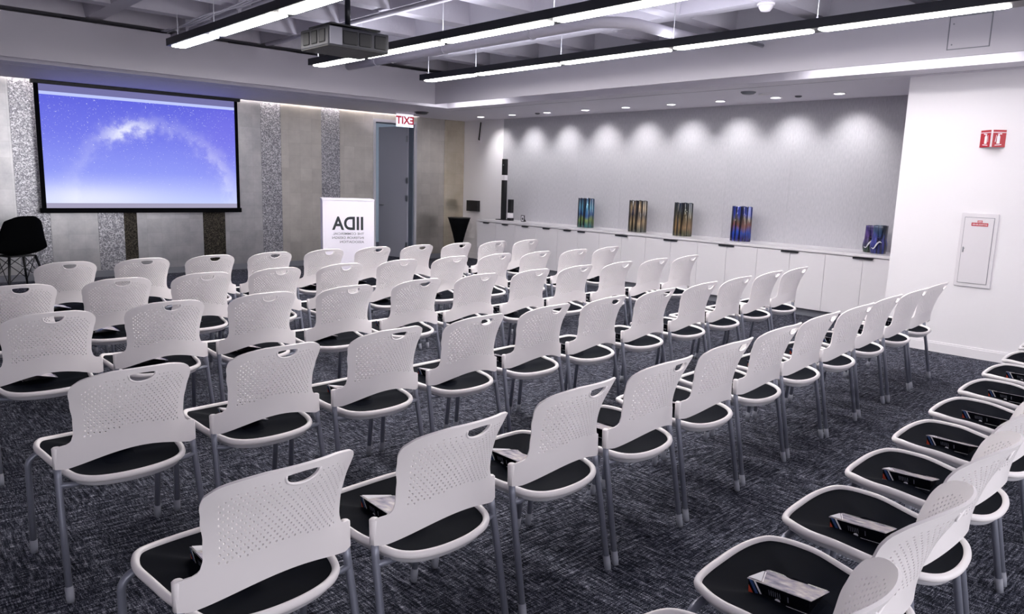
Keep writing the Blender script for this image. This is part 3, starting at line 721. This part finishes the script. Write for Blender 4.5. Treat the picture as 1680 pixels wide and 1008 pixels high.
def backrest_mesh():
    NU = 46; b = MB(); bm = b.bm
    zs = [.463, .476, .490, .508, .524, .534, .540, .545, .549, .556, .564]
    dz = .0104; z = .572
    while z < .79: zs.append(z); z += dz
    field0 = 11; zs += [.797, .804, .811, .817, .822, .826]
    rows = []
    for ri, z in enumerate(zs):
        w = pw(WD, z); row = []
        for k in range(NU + 1):
            u = -1 + 2 * k / NU; x = u * w
            zz = z
            # arch of the lower edge
            if ri <= 10:
                arch = .060 * max(0, math.cos(min(1, abs(x) / .215) * PI / 2)) ** 1.1; t = 1 - (z - .463) / .101; zz = z + arch * t * (1 - .15)
            # top edge falls towards the corners
            tt = max(0, (z - .70) / .126); zz -= .018 * tt * (abs(x) / .205) ** 2
            row.append(bm.verts.new(back_pt(x, zz)))
        rows.append(row)
    nr = len(rows)
    # brick cells (2 half-columns wide); holes inside the field
    for r in range(nr - 1):
        fieldrow = field0 <= r < field0 + 21
        odd = r % 2; k = 0
        while k < NU:
            if fieldrow and (k % 2 == odd) and k + 2 <= NU:
                A, B = rows[r], rows[r + 1]
                xm = A[k + 1].co.x; zm = (A[k + 1].co.z + B[k + 1].co.z) / 2
                hole = abs(xm) < pw(WD, zm) - .030 and zm > .570 + .034 * (1 - (abs(xm) / .165) ** 1.3) and zm < .788 - .055 * max(0, (abs(xm) - .10) / .075) ** 2
                if (xm / .062) ** 2 + ((zm - .808) / .050) ** 2 < 1: hole = False
                if hole:
                    corners = [A[k], A[k + 1], A[k + 2], None, B[k + 2], B[k + 1], B[k], None]
                    c_ = (A[k].co + A[k + 2].co + B[k].co + B[k + 2].co) / 4
                    ex = (A[k + 2].co - A[k].co) / 2; ez = (B[k + 1].co - A[k + 1].co) / 2
                    rx = .0036 / ex.length; rz = .0036 / ez.length
                    inner = []
                    for a in (225, 270, 315, 45, 90, 135):
                        inner.append(bm.verts.new(c_ + ex * rx * math.cos(R(a)) + ez * rz * math.sin(R(a))))
                    outer = [A[k], A[k + 1], A[k + 2], B[k + 2], B[k + 1], B[k]]
                    for i in range(6): bm.faces.new([outer[i], outer[(i + 1) % 6], inner[(i + 1) % 6], inner[i]]).smooth = True
                    k += 2; continue
                bm.faces.new([A[k], A[k + 1], A[k + 2], B[k + 2], B[k + 1], B[k]]).smooth = True
                k += 2
            else:
                bm.faces.new([rows[r][k], rows[r][k + 1], rows[r + 1][k + 1], rows[r + 1][k]]).smooth = True; k += 1
    bmesh.ops.recalc_face_normals(bm, faces=bm.faces)
    me = bpy.data.meshes.new('tmp'); bm.to_mesh(me); bm.free()
    o = bpy.data.objects.new('tmp', me); C.objects.link(o)
    so = o.modifiers.new('s', 'SOLIDIFY'); so.thickness = .0075; so.offset = 0
    # handle slot cutter: flat-topped smile
    cb = MB(); n = 20
    prof = [(-.044, .802)] + [(-.044 * math.cos(PI * i / n), .802 - .030 * math.sin(PI * i / n) ** .8) for i in range(1, n)] + [(.044, .802)] + [(.03, .8045), (0, .806), (-.03, .8045)]
    cb.prism(prof, 'y', -.30, .05)
    co_ = obj('cut', cb, [])
    bo = o.modifiers.new('b', 'BOOLEAN'); bo.object = co_; bo.operation = 'DIFFERENCE'; bo.solver = 'EXACT'
    dg = bpy.context.evaluated_depsgraph_get(); me2 = bpy.data.meshes.new_from_object(o.evaluated_get(dg))
    bpy.data.objects.remove(o); bpy.data.objects.remove(co_)
    b = MB(); b.bm.from_mesh(me2)
    # lip around the slot, rolled edges at the wings and the leg sockets
    lip = [back_pt(-.046 * math.cos(PI * i / 18), .802 - .032 * math.sin(PI * i / 18) ** .8, -.004) for i in range(19)]
    b.tube(lip, .0036, 6)
    for s in (-1, 1):
        b.tube([(s * .2345, .072, .464), (s * .2345, .073, .50), (s * .2345, .074, .536), (s * .2345, .074, .5395)], [.0148, .0148, .0148, .011], 14)
    for f in b.bm.faces: f.smooth = True
    for e in b.bm.edges:
        if len(e.link_faces) == 2 and e.calc_face_angle(0) > .7: e.smooth = False
    me = b.mesh('backrest', M['white_plastic'])
    return me
def seat_outline():
    half = [(0, .425), (.09, .422), (.155, .408), (.200, .375), (.228, .32), (.237, .25), (.226, .14), (.212, .05), (.203, -.01), (.183, -.06), (.14, -.096), (.075, -.116), (0, -.122)]
    pts = bez([(-p[0], p[1], 0) for p in half[1:3]][::-1] + [(p[0], p[1], 0) for p in half] + [(-p[0], p[1], 0) for p in half[-3:-1]][::-1], 5)
    # keep the right half, mirror it
    rp = [(p.x, p.y) for p in pts if p.x >= -1e-6]
    # catmull ends at the rear centre
    i0 = min(range(len(rp)), key=lambda i: abs(rp[i][0]) + (0 if rp[i][1] > .3 else 9)); i1 = min(range(len(rp)), key=lambda i: abs(rp[i][0]) + (0 if rp[i][1] < 0 else 9))
    rp = rp[i0:i1 + 1]
    full = rp + [(-x, y) for x, y in rp[-2:0:-1]]
    def z(x, y): 
        base = pw([(-.13, .417), (.05, .430), (.25, .452), (.36, .456), (.43, .444)], y)
        return base + .006 * (abs(x) / .24) ** 2
    return [Vector((x * .97, -.022 + .904 * (y + .122), z(x, y))) for x, y in full]
def chair_proto():
    t = thing('stacking_chair', 'x', 'chair', (0, 0, 0))
    link('backrest', backrest_mesh(), t)
    out = seat_outline(); N = len(out); cen = Vector((0, .23, 0))
    # seat: white rim + pan, mesh infill as a part of it
    b = MB(); b.tube(out, .0112, 10, closed=True, ry=1.1, up=(0, 0, 1))
    sc = lambda p, s, dz_: Vector((cen.x + (p.x - cen.x) * s, cen.y + (p.y - cen.y) * s, p.z + dz_))
    rings = [[b.bm.verts.new(sc(p, s, d)) for p in out] for s, d in ((.975, -.006), (.955, -.030), (.90, -.036), (.89, -.012))]
    seat = obj('seat', b, M['white_plastic'], t)
    b = MB(); rings = [[b.bm.verts.new(sc(p, s, d)) for p in out] for s, d in ((.972, -.008), (.955, -.030), (.91, -.034), (.90, -.012))]
    for A, B in zip(rings, rings[1:]):
        for k in range(N): b.bm.faces.new([A[k], A[(k + 1) % N], B[(k + 1) % N], B[k]]).smooth = True
    obj('seat_pan', b, M['pan_plastic'], seat)
    b = MB(); prev = None
    for s in (.985, .9, .75, .55, .3):
        d = .003 - .022 * (1 - s ** 2)
        rg = [b.bm.verts.new(sc(p, s, d)) for p in out]
        if prev:
            for k in range(N): b.bm.faces.new([prev[k], prev[(k + 1) % N], rg[(k + 1) % N], rg[k]]).smooth = True
        prev = rg
    b.bm.faces.new(prev)
    m_ = obj('seat_mesh', b, M['mesh'], seat); m_['label'] = 'dark woven mesh seat surface'
    for s in (-1, 1):
        # rear leg
        leg = obj('leg', MB().tube([(s * .2345, .073, .48), (s * .237, .066, .43), (s * .242, .035, .27), (s * .246, -.008, .035)], .0118, 12), M['leg_metal'], t)
        obj('foot_cap', MB().tube([(s * .2457, -.004, .055), (s * .2465, -.011, .02), (s * .2468, -.015, .0)], [.0140, .0140, .0125], 12), M['foot'], leg)
        # front leg: up, bent inward under the seat
        arc = [(s * (.242 - .05 * (1 - math.cos(a))), .432, .365 + .045 * math.sin(a)) for a in [PI / 2 * k / 6 for k in range(7)]]
        leg = obj('leg', MB().tube([(s * .236, .462, .035), (s * .240, .440, .28)] + arc + [(s * .12, .43, .411), (s * .003, .43, .411)], .0118, 12), M['leg_metal'], t)
        obj('foot_cap', MB().tube([(s * .2365, .4605, .055), (s * .236, .464, .02), (s * .236, .465, 0)], [.0140, .0140, .0125], 12), M['foot'], leg)
    obj('stretcher', MB().tube([(-.238, .058, .405), (-.19, .07, .392), (.19, .07, .392), (.238, .058, .405)], .010, 10), M['leg_metal'], t)
    return t
proto = chair_proto()

# printed triangular card box
def card_proto():
    t = thing('card_box', 'x', 'card', (0, 0, 0)); L = .16
    tri = [(0, 0), (.15, 0), (-.004, .040)]          # x,z: front foot, back foot, apex
    y0, y1 = -L / 2, L / 2
    def slab(p, q, y0, y1, th=.0016):
        d = Vector((q[0] - p[0], q[1] - p[1])); n_ = Vector((-d.y, d.x)).normalized() * th
        return [p, q, (q[0] + n_.x, q[1] + n_.y), (p[0] + n_.x, p[1] + n_.y)]
    F_ = tri[0], tri[2]
    obj('front_panel', MB().prism(slab(tri[2], tri[0], 0, 0), 'y', y0, y1), M['card_black'], t)
    m = mat('card_picture', (190, 186, 200), .25); n_ = NT(m)
    nz = n_.n('ShaderNodeTexNoise', Scale=26.0, Detail=5.0); n_.l(n_.coord(), nz.inputs['Vector'])
    n_.l(n_.ramp(nz.outputs['Fac'], [(.3, lin((108, 106, 126))), (.5, lin((176, 170, 184))), (.62, lin((206, 196, 196))), (.75, lin((232, 230, 236)))]), n_.b.inputs['Base Color'])
    obj('picture_panel', MB().prism(slab(tri[1], tri[2], 0, 0), 'y', y0 - .004, y1 + .004), m, t)
    obj('bottom_panel', MB().prism(slab(tri[0], tri[1], 0, 0), 'y', y0, y1), M['card_black'], t)
    # print on the front: diagonal stripes, text bars, white dot
    a, c_ = Vector((tri[0][0], 0, tri[0][1])), Vector((tri[2][0], 0, tri[2][1])); d = c_ - a; nrm = Vector((-d.z, 0, d.x)).normalized()
    if nrm.x > 0: nrm = -nrm
    def P(u, v): return tuple(a + d * v + nrm * .0022 + Vector((0, y1 - u * L, 0)))
    b = MB()
    for (u0, u1, v0, v1, mi) in ((.02, .10, 0, .55, 0),): b.face([P(.01, .02), P(.10, .02), P(.01, .6)], 0)
    b.face([P(.14, .02), P(.20, .02), P(.07, .98), P(.01, .98)], 1); b.face([P(.23, .02), P(.265, .02), P(.125, .98), P(.09, .98)], 2)
    for k in range(6): b.face([P(.36 + .035 * k, .34), P(.372 + .035 * k, .34), P(.352 + .035 * k, .72), P(.34 + .035 * k, .72)], 3)
    b.face([P(.66, .30), P(.68, .30), P(.67, .68), P(.65, .68)], 3)
    b.face([P(.50 + .045 * math.cos(2 * PI * k / 16), .16 + .13 * math.sin(2 * PI * k / 16)) for k in range(16)], 2)
    b.face([P(0, 0), P(1, 0), P(1, .035), P(0, .035)], 4)
    obj('front_print', b, [M['card_red'], M['card_blue'], M['card_white'], M['card_grey'], M['card_white']], t)
    # diagonal flash on the picture side
    a2, d2 = Vector((tri[2][0], 0, tri[2][1])), Vector((tri[1][0] - tri[2][0], 0, tri[1][1] - tri[2][1])); n2 = Vector((-d2.z, 0, d2.x)).normalized()
    if n2.z < 0: n2 = -n2
    def Q(u, v): return tuple(a2 + d2 * v + n2 * .0022 + Vector((0, y1 - u * L, 0)))
    b = MB(); b.face([Q(-.02, .03), Q(.20, .03), Q(.0, .75), Q(-.02, .75)], 0); b.face([Q(.215, .03), Q(.235, .03), Q(.035, .75), Q(.015, .75)], 1)
    obj('picture_print', b, [M['card_white'], M['sign_white']], t)
    return t
card0 = card_proto()

# ------------------------------------------------------------------ rows of chairs (right top corner of each back, on the floor plan)
ROWS = {
 'E': ('front row by the lectern', 2.9, [(-7.716, -5.313), (-7.215, -5.324), (-6.692, -5.319), (-6.171, -5.281), (-5.585, -5.173), (-5.015, -5.128), (-4.493, -5.151), (-3.945, -5.119), (-3.397, -5.113), (-2.918, -5.125)]),
 'D': ('second row from the front', 2.5, [(-8.213, -6.439), (-7.667, -6.4), (-7.141, -6.366), (-6.599, -6.33), (-6.05, -6.297), (-5.467, -6.236), (-4.878, -6.215), (-4.312, -6.207), (-3.83, -6.234), (-3.276, -6.253), (-2.672, -6.164)]),
 'C': ('third row from the front', 2.6, [(-8.25, -7.472), (-7.704, -7.413), (-7.166, -7.391), (-6.611, -7.381), (-6.036, -7.35), (-5.474, -7.311), (-4.907, -7.312), (-4.38, -7.287), (-3.803, -7.266), (-3.216, -7.228), (-2.658, -7.181)]),
 'B': ('fourth row from the front', 4.2, [(-8.236, -8.749), (-7.683, -8.705), (-7.12, -8.662), (-6.57, -8.626), (-6.035, -8.592), (-5.503, -8.569), (-4.932, -8.539), (-4.34, -8.495), (-3.774, -8.433), (-3.136, -8.349), (-2.63, -8.314)]),
 'A': ('fifth row from the front', 4.6, [(-8.223, -9.882), (-7.701, -9.927), (-7.081, -9.836), (-6.551, -9.794), (-5.993, -9.735), (-5.404, -9.666), (-4.815, -9.605), (-4.356, -9.597), (-3.74, -9.54), (-3.192, -9.526), (-2.655, -9.483)]),
}
ORD = ['leftmost', 'second from left', 'third from left', 'fourth from left', 'fifth from left', 'sixth from left', 'seventh from left', 'eighth from left', 'ninth from left', 'tenth from left', 'eleventh from left']
used = [False, False]
def place(o, k, loc, rz, label, group):
    if used[k]: o = copy_tree(o)
    used[k] = True
    o.location = loc; o.rotation_euler = (0, 0, rz); o['label'] = label; o['group'] = group
def put_chair(cx, cy, ang, who, row):
    place(proto, 0, (cx, cy, 0), ang, 'white perforated stacking chair, %s in the %s' % (who, row), 'white stacking chairs in rows')
    lx, ly = -.085 + random.uniform(-.012, .012), .265 + random.uniform(-.015, .015)
    ca, sa_ = math.cos(ang), math.sin(ang)
    place(card0, 1, (cx + lx * ca - ly * sa_, cy + lx * sa_ + ly * ca, .4375), ang + R(random.uniform(-6, 6)), 'triangular printed card on the chair %s in the %s' % (who, row), 'printed cards on the chair seats')
for key, (row, deg, L) in ROWS.items():
    n = len(L); mi = (n - 1) / 2; sxx = sum((i - mi) ** 2 for i in range(n))
    mx = sum(p[0] for p in L) / n; my = sum(p[1] for p in L) / n
    kx = sum((i - mi) * L[i][0] for i in range(n)) / sxx; ky = sum((i - mi) * L[i][1] for i in range(n)) / sxx
    q = .3 if key == 'E' else .55
    pts = []
    for i, p in enumerate(L):
        fx, fy = mx + kx * (i - mi), my + ky * (i - mi)
        pts.append([fx + q * (p[0] - fx), fy + q * (p[1] - fy)])
    for _ in range(60):                       # neighbours stand side by side, legs not crossing
        for u, v in zip(pts, pts[1:]):
            gap = .532 - (v[0] - u[0])
            if gap > 0: u[0] -= gap / 2; v[0] += gap / 2
    for i, (x, y_) in enumerate(pts):
        a = R(deg); dx, dy = .188, -.033
        put_chair(x - dx * math.cos(a) + dy * math.sin(a), y_ - dx * math.sin(a) - dy * math.cos(a), a,
                  ORD[i] if i < n - 1 else 'rightmost', row)
# the last row, seen from its left end
ZR = ['nearest', 'second nearest', 'third nearest', 'fourth nearest', 'fifth nearest', 'sixth nearest', 'seventh nearest', 'eighth nearest', 'ninth nearest', 'farthest']
for i in range(10):
    put_chair(-7.905 + .5565 * i, -11.018 + .045 * i, R(4.6), ZR[i], 'row along the right edge')

# ------------------------------------------------------------------ world, colour
w = bpy.data.worlds.new('world'); SC.world = w; w.use_nodes = True
w.node_tree.nodes['Background'].inputs['Color'].default_value = (.96, .945, .965, 1); w.node_tree.nodes['Background'].inputs['Strength'].default_value = 4.4
SC.view_settings.view_transform = 'Standard'; SC.view_settings.look = 'None'; SC.view_settings.gamma = 1; SC.view_settings.use_curve_mapping = False
SC.view_settings.exposure = 0.76
SC.cycles.use_denoising = True
SC.cycles.max_bounces = 8; SC.cycles.diffuse_bounces = 5
SC.cycles.sample_clamp_indirect = 8
